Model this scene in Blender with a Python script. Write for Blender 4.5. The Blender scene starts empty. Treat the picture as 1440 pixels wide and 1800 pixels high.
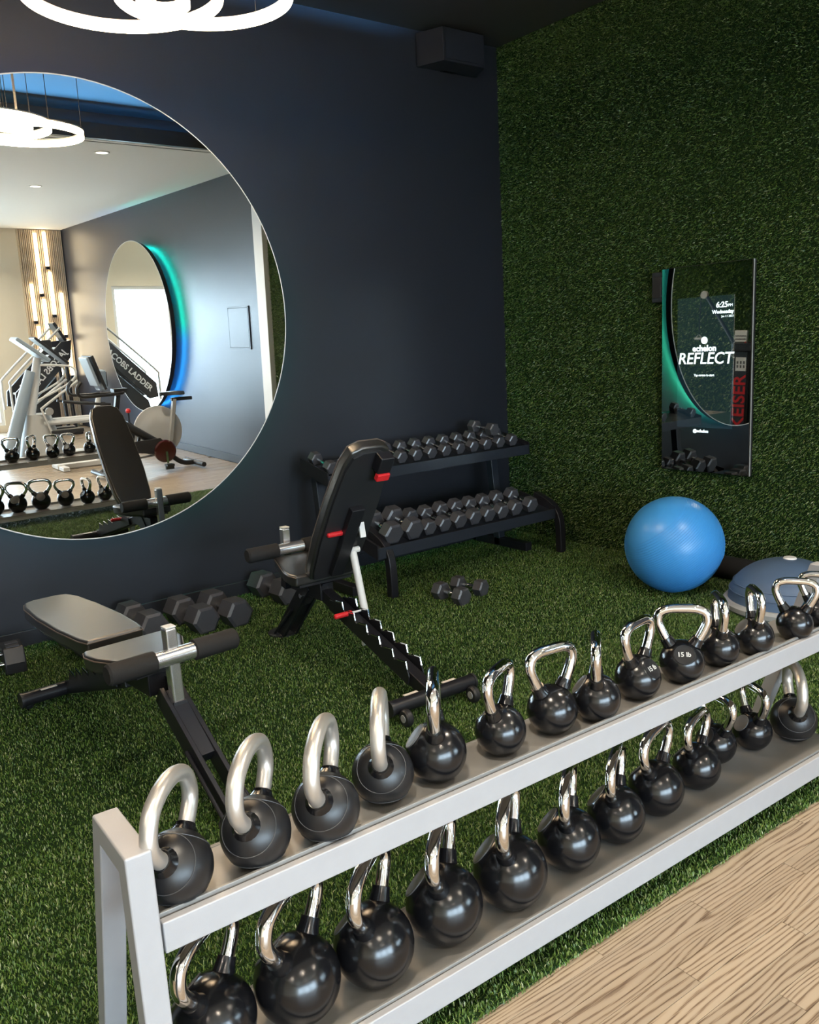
import bpy, bmesh, math, random
import numpy as np
from mathutils import Vector, Matrix
random.seed(7); rng = np.random.default_rng(7)
PI = math.pi
scene = bpy.context.scene
col = scene.collection

# ------------------------------------------------------------------ camera, sky, light, exposure
cam_d = bpy.data.cameras.new('camera'); cam = bpy.data.objects.new('camera', cam_d); col.objects.link(cam)
yaw, pitch, roll, FPX = math.radians(37.0026), math.radians(-11.1191), math.radians(-3.1056), 1510.0
fw = Vector((math.sin(yaw)*math.cos(pitch), math.cos(yaw)*math.cos(pitch), math.sin(pitch)))
r0 = Vector((math.cos(yaw), -math.sin(yaw), 0)); u0 = r0.cross(fw)
rt = r0*math.cos(roll) + u0*math.sin(roll); up = -r0*math.sin(roll) + u0*math.cos(roll)
cam.matrix_world = Matrix(((rt.x, up.x, -fw.x, 0), (rt.y, up.y, -fw.y, 0), (rt.z, up.z, -fw.z, 1.53), (0, 0, 0, 1)))
cam_d.sensor_fit = 'VERTICAL'; cam_d.sensor_height = 24.0; cam_d.sensor_width = 24.0*1440/1800
cam_d.lens = FPX*24.0/1800; cam_d.clip_start = .05; cam_d.clip_end = 200
scene.camera = cam
scene.view_settings.view_transform = 'Standard'; scene.view_settings.look = 'None'
scene.view_settings.gamma = 1.0; scene.view_settings.use_curve_mapping = False
scene.view_settings.exposure = 0.0
SKY = 30.0            # bright overcast daylight outside the windows
PENDANT = 60.0        # warm pendant LED
DOWN = 42.0           # watts per ceiling downlight
ADDED_WASH = 65.0          # added grazing beam that turns the dark ceiling blue
ADDED_STRIP = 12.0           # added glowing strip along the soffit
LEDP = 75.0            # coloured strips behind the mirrors
w = bpy.data.worlds.new('daylight'); scene.world = w; w.use_nodes = True
bg = w.node_tree.nodes['Background']; bg.inputs[0].default_value = (.68, .84, 1.0, 1); bg.inputs[1].default_value = SKY

XL, XG, YE, YB, ZT, ZC = -3.6, 4.729, -6.3, 4.91, 3.595, 3.35    # room: left, turf wall, window end, mirror wall, ceilings
YS = 1.22                                                        # soffit edge
WINS = [(-3.4, -1.3), (-1.1, 1.05), (1.25, 3.45)]               # window openings in the end wall
WZ0, WZ1 = .12, 2.42
for i, (a, b) in enumerate(WINS):                                # portals guide the daylight through the openings
    ld = bpy.data.lights.new('window_portal', 'AREA'); ld.shape = 'RECTANGLE'; ld.size = b-a; ld.size_y = WZ1-WZ0
    ld.cycles.is_portal = True
    lo = bpy.data.objects.new('window_portal', ld); col.objects.link(lo)
    lo.location = ((a+b)/2, YE-.12, (WZ0+WZ1)/2); lo.rotation_euler = (PI/2, 0, 0)   # shines +y

# ------------------------------------------------------------------ helpers
class MB:
    def __init__(s): s.v = []; s.f = []
    def add(s, vs, fs, M=None):
        o = len(s.v)
        s.v += [tuple(M @ Vector(p)) for p in vs] if M is not None else [tuple(p) for p in vs]
        s.f += [tuple(i+o for i in f) for f in fs]; return s
    def box(s, c, d, M=None):
        x, y, z = d[0]/2, d[1]/2, d[2]/2
        vs = [(c[0]+a*x, c[1]+b*y, c[2]+e*z) for a in (-1, 1) for b in (-1, 1) for e in (-1, 1)]
        return s.add(vs, [(0, 1, 3, 2), (4, 6, 7, 5), (0, 4, 5, 1), (2, 3, 7, 6), (0, 2, 6, 4), (1, 5, 7, 3)], M)
    def beam(s, a, b, wx, wz, upv=(0, 0, 1)):
        a, b = Vector(a), Vector(b); d = b-a; L = d.length; d.normalize()
        x = d.cross(Vector(upv)); x.normalize(); z = x.cross(d)
        M = Matrix(((x.x, d.x, z.x, (a.x+b.x)/2), (x.y, d.y, z.y, (a.y+b.y)/2), (x.z, d.z, z.z, (a.z+b.z)/2), (0, 0, 0, 1)))
        return s.box((0, 0, 0), (wx, L, wz), M)
    def prism(s, poly, h, M=None):
        n = len(poly); vs = [(p[0], p[1], 0) for p in poly]+[(p[0], p[1], h) for p in poly]
        fs = [tuple(reversed(range(n))), tuple(range(n, 2*n))]+[(i, (i+1) % n, n+(i+1) % n, n+i) for i in range(n)]
        return s.add(vs, fs, M)
    def tube(s, pts, r, n=14, closed=False, cap=True, ph=0.0):
        P = [Vector(p) for p in pts]; m = len(P); R = r if isinstance(r, (list, tuple)) else [r]*m
        T = []
        for i in range(m):
            a = P[(i-1) % m] if (closed or i > 0) else P[i]; b = P[(i+1) % m] if (closed or i < m-1) else P[i]
            t = b-a; t.normalize(); T.append(t)
        ref = Vector((0, 0, 1)) if abs(T[0].z) < .9 else Vector((1, 0, 0))
        N = T[0].cross(ref); N.normalize(); vs = []
        for i in range(m):
            N = N-T[i]*N.dot(T[i]); N.normalize(); B = T[i].cross(N)
            for k in range(n):
                a = 2*PI*k/n+ph; q = P[i]+(N*math.cos(a)+B*math.sin(a))*R[i]; vs.append(tuple(q))
        fs = []
        for i in range(m if closed else m-1):
            j = (i+1) % m
            for k in range(n):
                l = (k+1) % n; fs.append((i*n+k, i*n+l, j*n+l, j*n+k))
        if cap and not closed:
            fs.append(tuple(reversed(range(n)))); fs.append(tuple((m-1)*n+k for k in range(n)))
        return s.add(vs, fs)
    def lathe(s, prof, n=32, M=None):
        vs = []; fs = []; m = len(prof)
        for r, z in prof:
            for k in range(n):
                a = 2*PI*k/n; vs.append((r*math.cos(a), r*math.sin(a), z))
        for i in range(m-1):
            for k in range(n):
                l = (k+1) % n; fs.append((i*n+k, i*n+l, (i+1)*n+l, (i+1)*n+k))
        loop = prof[0] == prof[-1]
        if prof[0][0] > 1e-5 and not loop: fs.append(tuple(reversed(range(n))))
        if prof[-1][0] > 1e-5 and not loop: fs.append(tuple((m-1)*n+k for k in range(n)))
        return s.add(vs, fs, M)
    def mesh(s, name, m, smooth=True, ang=35):
        me = bpy.data.meshes.new(name); me.from_pydata(s.v, [], s.f)
        bm = bmesh.new(); bm.from_mesh(me); bmesh.ops.remove_doubles(bm, verts=bm.verts, dist=1e-6)
        bmesh.ops.recalc_face_normals(bm, faces=bm.faces); bm.to_mesh(me); bm.free()
        if m: me.materials.append(m)
        if smooth:
            me.shade_smooth(); me.set_sharp_from_angle(angle=math.radians(ang))
        return me

def link(name, me, parent=None, loc=(0, 0, 0), rot=(0, 0, 0), scl=None):
    o = bpy.data.objects.new(name, me); col.objects.link(o)
    if parent: o.parent = parent
    o.location = loc; o.rotation_euler = rot
    if scl: o.scale = (scl,)*3 if isinstance(scl, (int, float)) else scl
    return o
def obj(name, mb, m, parent=None, loc=(0, 0, 0), rot=(0, 0, 0), bevel=0, seg=2, smooth=True, ang=35):
    o = link(name, mb.mesh(name, m, smooth, ang), parent, loc, rot)
    if bevel:
        b = o.modifiers.new('bevel', 'BEVEL'); b.width = bevel; b.segments = seg; b.limit_method = 'ANGLE'; b.angle_limit = math.radians(40)
        b.harden_normals = True
    return o
def tag(o, label, cat, group=None, kind=None):
    o['label'] = label; o['category'] = cat
    if group: o['group'] = group
    if kind: o['kind'] = kind
    return o
def thing(name, label, cat, loc=(0, 0, 0), rz=0, group=None):
    return tag(link(name, None, None, loc, (0, 0, rz)), label, cat, group)
def struct(name, mb, m, parent=None, **k):
    o = obj(name, mb, m, parent, **k)
    if not parent: o['kind'] = 'structure'
    return o
def smooth_path(pts, n=8, closed=False):
    P = [Vector(p) for p in pts]; out = []; m = len(P)
    for i in range(m if closed else m-1):
        g = lambda j: P[j % m] if closed else P[max(0, min(m-1, j))]
        a, b, c, d = g(i-1), g(i), g(i+1), g(i+2)
        for k in range(n):
            t = k/n
            out.append(.5*((2*b)+(c-a)*t+(2*a-5*b+4*c-d)*t*t+(3*b-a-3*c+d)*t**3))
    if not closed: out.append(P[-1])
    return out
def Rm(axis, deg): return Matrix.Rotation(math.radians(deg), 4, axis)
def Tm(*p): return Matrix.Translation(p)
def text_mesh(txt, size, m, extrude=.0008, align='CENTER', bold=0, shear=0):
    c = bpy.data.curves.new('lettering', 'FONT'); c.body = txt; c.size = size; c.extrude = extrude
    c.align_x = align; c.align_y = 'CENTER'; c.offset = bold; c.shear = shear; c.resolution_u = 3
    t = bpy.data.objects.new('lettering', c); col.objects.link(t)
    dg = bpy.context.evaluated_depsgraph_get(); dg.update()
    me = bpy.data.meshes.new_from_object(t.evaluated_get(dg)); bpy.data.objects.remove(t); bpy.data.curves.remove(c)
    me.materials.clear(); me.materials.append(m); return me

# ------------------------------------------------------------------ materials
def mat(name, rgb, rough=.5, metal=0., spec=.5, coat=0., emis=None, es=0., bump=0., bscale=200., var=0., vscale=4.):
    m = bpy.data.materials.new(name); m.use_nodes = True; nt = m.node_tree; b = nt.nodes['Principled BSDF']
    b.inputs['Base Color'].default_value = (*rgb, 1); b.inputs['Roughness'].default_value = rough
    b.inputs['Metallic'].default_value = metal; b.inputs['Specular IOR Level'].default_value = spec
    b.inputs['Coat Weight'].default_value = coat
    if emis: b.inputs['Emission Color'].default_value = (*emis, 1); b.inputs['Emission Strength'].default_value = es
    if bump or var:
        tc = nt.nodes.new('ShaderNodeTexCoord')
    if bump:
        n = nt.nodes.new('ShaderNodeTexNoise'); n.inputs['Scale'].default_value = bscale; n.inputs['Detail'].default_value = 3
        bp = nt.nodes.new('ShaderNodeBump'); bp.inputs['Strength'].default_value = bump; bp.inputs['Distance'].default_value = .002
        nt.links.new(tc.outputs['Object'], n.inputs['Vector']); nt.links.new(n.outputs[0], bp.inputs['Height']); nt.links.new(bp.outputs[0], b.inputs['Normal'])
    if var:
        n = nt.nodes.new('ShaderNodeTexNoise'); n.inputs['Scale'].default_value = vscale; n.inputs['Detail'].default_value = 4
        mr = nt.nodes.new('ShaderNodeMapRange'); mr.inputs[3].default_value = 1-var; mr.inputs[4].default_value = 1+var
        mx = nt.nodes.new('ShaderNodeVectorMath'); mx.operation = 'SCALE'; mx.inputs[0].default_value = rgb
        nt.links.new(tc.outputs['Object'], n.inputs['Vector']); nt.links.new(n.outputs[0], mr.inputs[0])
        nt.links.new(mr.outputs[0], mx.inputs['Scale']); nt.links.new(mx.outputs[0], b.inputs['Base Color'])
    return m
M = {}
M['navy'] = mat('navy_wall_paint', (.0125, .0145, .0215), .50, spec=.5, bump=.12, bscale=160, var=.12, vscale=1.5)
M['navy_lit'] = mat('navy_paint_lit', (.022, .026, .040), .37, spec=.5, bump=.12, bscale=160, var=.12, vscale=1.5)  # same navy paint, colour raised to carry the sheen light gives the right wall
M['dark_ceiling'] = mat('charcoal_ceiling_paint', (.042, .044, .046), .42, bump=.1, bscale=160)
M['white_ceiling'] = mat('white_ceiling_paint', (.80, .79, .77), .7)
M['cream'] = mat('cream_wall_paint', (.78, .70, .56), .7)
M['white_trim'] = mat('white_trim_paint', (.78, .78, .78), .5)
M['turf_base'] = mat('turf_backing', (.010, .026, .008), .9, spec=.1, var=.5, vscale=60)
M['silver_paint'] = mat('silver_powder_coat', (.36, .358, .37), .48, metal=.15, spec=.5, bump=.12, bscale=900, var=.04, vscale=30)
M['shelf_paint'] = mat('grey_tray_coat', (.24, .235, .225), .36, metal=.25, bump=.1, bscale=900, var=.12, vscale=9)
M['rubber'] = mat('black_rubber_gloss', (.006, .006, .007), .18, spec=.5, bump=.05, bscale=60)
M['soft_rubber'] = mat('black_rubber_satin', (.010, .010, .011), .36, spec=.5, bump=.1, bscale=70)
M['seam'] = mat('satin_rubber_seam', (.05, .05, .052), .4)
M['disc'] = mat('grey_rubber_disc', (.085, .087, .088), .45, bump=.2, bscale=40)
M['disc_black'] = mat('black_rubber_disc', (.011, .011, .012), .5, spec=.2)
M['chrome'] = mat('polished_chrome', (.78, .77, .76), .07, metal=1)
M['satin'] = mat('satin_grey_metal', (.60, .57, .53), .33, metal=.75, bump=.08, bscale=300)
M['bright'] = mat('brushed_bright_steel', (.80, .79, .78), .24, metal=.9)
M['letter'] = mat('grey_white_lettering', (.45, .45, .43), .5)
M['black_metal'] = mat('black_powder_coat', (.012, .012, .015), .35, spec=.5)
M['bluish_black'] = mat('dark_rack_coat', (.018, .022, .030), .38, spec=.5)
M['hex'] = mat('hex_rubber_grey', (.055, .055, .062), .34, spec=.75, bump=.2, bscale=80)
M['vinyl'] = mat('black_vinyl', (.024, .023, .022), .27, spec=.8, bump=.18, bscale=420)
vb_ = M['vinyl'].node_tree.nodes['Principled BSDF']; vb_.inputs['Coat Weight'].default_value = .6; vb_.inputs['Coat Roughness'].default_value = .28; vb_.inputs['Specular IOR Level'].default_value = 1.0
M['stitch'] = mat('pad_piping', (.10, .075, .06), .4)
M['foam'] = mat('black_foam', (.022, .021, .021), .75, spec=.3, bump=.3, bscale=500)
M['red'] = mat('red_plastic', (.62, .02, .025), .35)
M['white_plastic'] = mat('white_plastic', (.75, .74, .72), .4)
M['sticker'] = mat('pale_sticker', (.72, .66, .60), .5)
M['blue_ball'] = mat('blue_vinyl_ball', (.055, .30, .70), .33, spec=.5, bump=.0)
M['dome_blue'] = mat('blue_grey_dome', (.075, .12, .20), .5, spec=.4, var=.12, vscale=8)
M['grey_plastic'] = mat('grey_plastic', (.33, .33, .32), .5)
M['light_grey'] = mat('light_grey_plastic', (.58, .58, .57), .35)
M['blue_grey'] = mat('blue_grey_plastic', (.26, .32, .38), .3)
M['dark_plastic'] = mat('dark_plastic', (.02, .02, .022), .4)
M['maroon'] = mat('maroon_gloss', (.05, .006, .008), .12, coat=.6)
M['wood_slat'] = mat('light_wood_slat', (.60, .48, .35), .5, var=.2, vscale=20)
M['tube_light'] = mat('warm_tube_light', (.9, .85, .75), .5, emis=(1, .82, .55), es=14)
M['pendant_led'] = mat('pendant_led', (1, .9, .8), .5, emis=(1, .72, .44), es=PENDANT)
M['down_led'] = mat('downlight_led', (1, .95, .9), .5, emis=(1, .86, .68), es=8)
M['frame_white'] = mat('window_frame_white', (.75, .75, .75), .4)
M['outside'] = mat('outside_paving', (.35, .36, .34), .9)
M['screen_text'] = mat('screen_text', (1, 1, 1), .5, emis=(.75, .95, 1), es=.9)
M['sign_white'] = mat('sign_white', (.75, .75, .75), .45)
M['sign_ink'] = mat('sign_ink', (.05, .05, .05), .5)

def nodes(name):
    m = bpy.data.materials.new(name); m.use_nodes = True; nt = m.node_tree; nt.nodes.clear()
    return m, nt, nt.nodes.new('ShaderNodeOutputMaterial')
# silvered mirror
m, nt, out = nodes('silvered_mirror'); g = nt.nodes.new('ShaderNodeBsdfGlossy'); g.inputs['Color'].default_value = (.90, .93, .92, 1)
g.inputs['Roughness'].default_value = 0; nt.links.new(g.outputs[0], out.inputs[0]); M['mirror'] = m
# half-silvered black screen glass, without and with the faintly lit display behind it
def screen_glass(name, em):
    m, nt, out = nodes(name); b = nt.nodes.new('ShaderNodeBsdfPrincipled')
    b.inputs['Base Color'].default_value = (.52, .54, .53, 1); b.inputs['Metallic'].default_value = 1; b.inputs['Roughness'].default_value = .015
    b.inputs['Emission Color'].default_value = (.25, .55, .75, 1); b.inputs['Emission Strength'].default_value = em
    nt.links.new(b.outputs[0], out.inputs[0]); return m
M['screen'] = screen_glass('half_silvered_glass', 0); M['lcd'] = screen_glass('half_silvered_display', .030)
# window pane
m, nt, out = nodes('window_pane'); t = nt.nodes.new('ShaderNodeBsdfTransparent'); t.inputs[0].default_value = (.94, .96, .96, 1)
g = nt.nodes.new('ShaderNodeBsdfGlossy'); g.inputs['Roughness'].default_value = .02; mx = nt.nodes.new('ShaderNodeMixShader'); mx.inputs[0].default_value = .06
nt.links.new(t.outputs[0], mx.inputs[1]); nt.links.new(g.outputs[0], mx.inputs[2]); nt.links.new(mx.outputs[0], out.inputs[0]); M['pane'] = m
# grass blades and coloured LED strips: colour is stored per blade / per segment
def attr_mat(name, emit=0, rough=.5, spec=.25):
    m, nt, out = nodes(name); a = nt.nodes.new('ShaderNodeAttribute'); a.attribute_name = 'tint'; b = nt.nodes.new('ShaderNodeBsdfPrincipled')
    b.inputs['Roughness'].default_value = rough; b.inputs['Specular IOR Level'].default_value = spec
    if emit:
        nt.links.new(a.outputs['Color'], b.inputs['Emission Color']); b.inputs['Emission Strength'].default_value = emit; b.inputs['Base Color'].default_value = (.5, .5, .5, 1)
    else: nt.links.new(a.outputs['Color'], b.inputs['Base Color'])
    nt.links.new(b.outputs[0], out.inputs[0]); return m
M['blade'] = attr_mat('grass_blade', rough=.42, spec=.5); M['led'] = attr_mat('led_strip', LEDP); M['cove_added'] = attr_mat('added_cove_strip', ADDED_STRIP)
# wood planks
m, nt, out = nodes('oak_strip'); N = nt.nodes.new; L = nt.links.new
b = N('ShaderNodeBsdfPrincipled'); tc = N('ShaderNodeTexCoord'); oi = N('ShaderNodeObjectInfo'); L(b.outputs[0], out.inputs[0])
ml = N('ShaderNodeMath'); ml.operation = 'MULTIPLY'; ml.inputs[1].default_value = 37.0; L(oi.outputs['Random'], ml.inputs[0])
cx = N('ShaderNodeCombineXYZ'); L(ml.outputs[0], cx.inputs[0]); L(ml.outputs[0], cx.inputs[1])
ad = N('ShaderNodeVectorMath'); ad.operation = 'ADD'; L(tc.outputs['Object'], ad.inputs[0]); L(cx.outputs[0], ad.inputs[1])
mp = N('ShaderNodeMapping'); mp.inputs['Scale'].default_value = (1.1, 6.0, 1); L(ad.outputs[0], mp.inputs[0])
n1 = N('ShaderNodeTexNoise'); n1.inputs['Scale'].default_value = 1.5; n1.inputs['Detail'].default_value = 1.5; n1.inputs['Distortion'].default_value = .3; L(mp.outputs[0], n1.inputs[0])
sp = N('ShaderNodeSeparateXYZ'); L(ad.outputs[0], sp.inputs[0])
a1 = N('ShaderNodeMath'); a1.operation = 'MULTIPLY'; a1.inputs[1].default_value = 430.0; L(sp.outputs[1], a1.inputs[0])
a2 = N('ShaderNodeMath'); a2.operation = 'MULTIPLY_ADD'; a2.inputs[1].default_value = 42.0; L(n1.outputs[0], a2.inputs[0]); L(a1.outputs[0], a2.inputs[2])
sn = N('ShaderNodeMath'); sn.operation = 'SINE'; L(a2.outputs[0], sn.inputs[0])
mp2 = N('ShaderNodeMapping'); mp2.inputs['Scale'].default_value = (14, 420, 1); L(ad.outputs[0], mp2.inputs[0])
n2 = N('ShaderNodeTexNoise'); n2.inputs['Scale'].default_value = 1; n2.inputs['Detail'].default_value = 2; L(mp2.outputs[0], n2.inputs[0])
a3 = N('ShaderNodeMath'); a3.operation = 'MULTIPLY_ADD'; a3.inputs[1].default_value = 2.6; L(n2.outputs[0], a3.inputs[0]); L(sn.outputs[0], a3.inputs[2])
cr = N('ShaderNodeValToRGB'); e = cr.color_ramp.elements
e[0].position = .0; e[0].color = (.14, .088, .055, 1); e[1].position = 1; e[1].color = (.47, .37, .265, 1)
for p_, c_ in ((.22, (.24, .165, .105, 1)), (.38, (.41, .315, .22, 1)), (.7, (.47, .37, .265, 1))):
    x_ = e.new(p_); x_.color = c_
mr = N('ShaderNodeMapRange'); mr.inputs[1].default_value = -.1; mr.inputs[2].default_value = 2.3; L(a3.outputs[0], mr.inputs[0]); L(mr.outputs[0], cr.inputs[0])
tv = N('ShaderNodeMapRange'); tv.inputs[3].default_value = .68; tv.inputs[4].default_value = .86; L(oi.outputs['Random'], tv.inputs[0])
sc = N('ShaderNodeVectorMath'); sc.operation = 'SCALE'; L(cr.outputs[0], sc.inputs[0]); L(tv.outputs[0], sc.inputs['Scale']); L(sc.outputs[0], b.inputs['Base Color'])
b.inputs['Roughness'].default_value = .38
bp = N('ShaderNodeBump'); bp.inputs['Strength'].default_value = .25; bp.inputs['Distance'].default_value = .001; L(mr.outputs[0], bp.inputs['Height']); L(bp.outputs[0], b.inputs['Normal'])
M['oak'] = m

# ------------------------------------------------------------------ room shell
fl = struct('floor', MB().box(((XL+XG)/2, (YE+YB)/2, -.06), (XG-XL+.4, YB-YE+.4, .10)), M['sign_ink'])
SK = -.027                                                       # rack and turf edge run very slightly off square
PW, PL_ = .068, .92
plank_me = MB().box((0, 0, -.004), (PL_-.0012, PW-.0012, .008)).mesh('plank', M['oak'], smooth=False)
far = MB(); row = 0; yy = 1.360-PW/2
while yy > YE+PW:
    x = XL+.02 + (row*.37 % 1)*PL_ - PL_/2
    while x+PL_/2 < XG-.02:
        cxp = x+PL_/2; yw = yy+SK*cxp
        if yy > -.75 and cxp > .1:
            p = link('plank', plank_me, fl, (cxp, yw, -.0015+.0015*random.random()*.5), (0, 0, SK))
        elif x > XL-.4:
            far.box((max(cxp, XL+PL_/2+.01), yw, -.006), (PL_-.002, PW-.002, .008), None)
        x += PL_
    # last piece of the row up to the wall
    rest = XG-.015-x
    if rest > .05: far.box((x+rest/2, yy+SK*(x+rest/2), -.006), (rest-.002, PW-.002, .008))
    yy -= PW; row += 1
o = obj('plank_field', far, M['oak'], fl, smooth=False); o['kind'] = 'stuff'

# walls
struct('wall_back', MB().box(((XL+XG)/2, YB+.06, ZT/2), (XG-XL+.3, .12, ZT+.1)), M['navy'])
wr = struct('wall_right', MB().box((XG+.06, (YE+YB)/2, ZT/2), (.12, YB-YE+.3, ZT+.1)), M['navy_lit'])
struct('wall_left', MB().box((XL-.06, (YE+YB)/2, ZT/2), (.12, YB-YE+.3, ZT+.1)), M['cream'])
we = MB(); xs = [XL]+[q for a in WINS for q in a]+[XG]
for i in range(0, len(xs), 2): we.box(((xs[i]+xs[i+1])/2, YE-.08, ZC/2), (xs[i+1]-xs[i], .16, ZC+.1))
for a, b_ in WINS:
    we.box(((a+b_)/2, YE-.08, WZ0/2), (b_-a, .16, WZ0)); we.box(((a+b_)/2, YE-.08, (WZ1+ZC+.05)/2), (b_-a, .16, ZC+.05-WZ1))
struct('wall_front', we, M['cream'])
for i, (a, b_) in enumerate(WINS):
    f = MB(); c = (a+b_)/2
    for x in (a+.03, b_-.03): f.box((x, YE-.08, (WZ0+WZ1)/2), (.06, .1, WZ1-WZ0))
    for z in (WZ0+.03, WZ1-.03): f.box((c, YE-.08, z), (b_-a-.12, .1, .06))
    wo = struct('window_%d' % (i+1), f, M['frame_white'])
    obj('mullion', MB().box((c, YE-.08, (WZ0+WZ1)/2), (.07, .09, WZ1-WZ0-.12)), M['frame_white'], wo)
    for sx in (-1, 1):
        obj('pane', MB().box((c+sx*(b_-a-.05)/4, YE-.08, (WZ0+WZ1)/2), ((b_-a)/2-.1, .008, WZ1-WZ0-.12)), M['pane'], wo, smooth=False)
cg = struct('ceiling', MB().box(((XL+XG)/2, (YS+YB)/2, ZT+.05), (XG-XL+.2, YB-YS+.2, .1)), M['dark_ceiling'])
obj('lower_ceiling', MB().box(((XL+XG)/2, (YE+YS-.03)/2, ZC+.03), (XG-XL+.2, YS-.03-YE+.2, .06)), M['white_ceiling'], cg)
obj('soffit_face', MB().box(((XL+XG)/2, YS-.015, (ZC+ZT)/2+.03), (XG-XL+.2, .03, ZT-ZC+.06)), M['dark_ceiling'], cg)
bb = MB().box(((XL+XG)/2, YB-.008, .048), (XG-XL-.04, .016, .096))
struct('baseboard_back', bb, M['navy'], bevel=.004)
struct('baseboard_right', MB().box((XG-.008, (YE+.76)/2, .05), (.016, .76-YE, .1)), M['navy'], bevel=.004)
struct('trim_1', MB().box((XG-.03, .87, 1.62), (.09, .20, 3.24)), M['white_trim'], bevel=.004)

# outside ground seen through the windows
struct('outside_ground', MB().box((0, -16.5, -.12), (60, 20, .04)), M['outside'])

# ------------------------------------------------------------------ turf: floor, right wall, left wall
TE = 1.328                                                       # turf edge line: y = TE + SK*x
def blades(name, P, nrm, down, hmin, hmax, wid, tints, mat_, lean=.5):
    """P: n x 3 roots; single folded blades, two triangles each, colour per blade"""
    n = len(P); th = rng.uniform(0, 2*PI, n)
    nrm = np.array(nrm, float); a = np.array((1., 0, 0)) if abs(nrm[0]) < .5 else np.array((0., 1, 0)); b2 = np.cross(nrm, a)
    side = np.cos(th)[:, None]*a+np.sin(th)[:, None]*b2; fwd = -np.sin(th)[:, None]*a+np.cos(th)[:, None]*b2
    h = rng.uniform(hmin, hmax, n)[:, None]; wd = wid*rng.uniform(.7, 1.3, n)[:, None]
    ln = rng.uniform(.1, 1, n)[:, None]*lean
    mid = P+nrm*h*.6+fwd*h*ln*.35+np.array(down)*h*.2; tip = P+nrm*h+fwd*h*ln+np.array(down)*h*.7
    V = np.stack([P-side*wd/2, P+side*wd/2, mid+side*wd*.42, tip, mid-side*wd*.42], 1).reshape(-1, 3)
    base = np.arange(n)*5
    F = np.stack([base, base+1, base+2, base+4, base+4, base+2, base+3], 1).reshape(-1)
    me = bpy.data.meshes.new(name); me.vertices.add(n*5); me.vertices.foreach_set('co', V.astype(np.float32).ravel())
    me.loops.add(n*7); me.loops.foreach_set('vertex_index', F.astype(np.int32))
    ls = np.stack([np.arange(n)*7, np.arange(n)*7+4], 1).ravel(); me.polygons.add(n*2); me.polygons.foreach_set('loop_start', ls.astype(np.int32))
    me.update(calc_edges=True); me.validate()
    at = me.attributes.new('tint', 'FLOAT_COLOR', 'POINT')
    t = np.array(tints); k = rng.choice(len(t), n, p=[.30, .30, .24, .10, .06]); c = t[k]*rng.uniform(.75, 1.25, n)[:, None]
    C4 = np.ones((n, 5, 4), np.float32); C4[:, :, :3] = c[:, None, :]; at.data.foreach_set('color', C4.ravel())
    me.materials.append(mat_); return me
TINT = [(.045, .105, .016), (.075, .150, .022), (.105, .170, .030), (.17, .23, .060), (.30, .34, .19)]
tb = MB().prism([(XL, TE+SK*XL+.010), (XG, TE+SK*XG+.010), (XG, YB-.016), (XL, YB-.016)], .007, Tm(0, 0, .0005))
turf = tag(obj('turf_floor', tb, M['turf_base'], smooth=False), 'green artificial turf covering the floor under racks and benches', 'turf', kind='stuff')
# density follows what can be told apart: denser strip in front, thinner towards the wall
def pts_floor(n, x0, x1, y0, y1):
    P = np.empty((n, 3)); P[:, 0] = rng.uniform(x0, x1, n); P[:, 1] = rng.uniform(y0, y1, n); P[:, 2] = .007
    return P[P[:, 1] > TE+SK*P[:, 0]-.004]
P = np.concatenate([pts_floor(330000, -.6, XG, TE-.16, 2.7), pts_floor(260000, -.6, XG, 2.7, YB-.02)])
o = link('turf_blades', blades('turf_blades', P, (0, 0, 1), (0, 0, -.2), .006, .0145, .0030, TINT, M['blade'], 1.0), turf); o['kind'] = 'stuff'
# right wall
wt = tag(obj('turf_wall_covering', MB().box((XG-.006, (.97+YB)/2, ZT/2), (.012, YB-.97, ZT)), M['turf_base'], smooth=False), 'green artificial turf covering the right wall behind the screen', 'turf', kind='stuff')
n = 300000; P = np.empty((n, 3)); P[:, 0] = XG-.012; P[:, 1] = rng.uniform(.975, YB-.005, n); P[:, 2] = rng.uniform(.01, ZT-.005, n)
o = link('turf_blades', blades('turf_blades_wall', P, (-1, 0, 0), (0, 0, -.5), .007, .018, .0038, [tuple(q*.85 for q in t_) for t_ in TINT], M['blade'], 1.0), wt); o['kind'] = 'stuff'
# left wall (seen only in reflections)
wl = tag(obj('turf_wall_covering', MB().box((XL+.006, (-.6+YB)/2, ZT/2), (.012, YB+.6, ZT)), M['turf_base'], smooth=False), 'green artificial turf on the far left wall, seen only reflected in the wall screen', 'turf', kind='stuff')
n = 40000; P = np.empty((n, 3)); P[:, 0] = XL+.012; P[:, 1] = rng.uniform(-.59, YB-.01, n); P[:, 2] = rng.uniform(.01, ZT-.01, n)
o = link('turf_blades', blades('turf_blades_left', P, (1, 0, 0), (0, 0, -.5), .02, .035, .013, TINT, M['blade'], 1.0), wl); o['kind'] = 'stuff'

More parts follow.
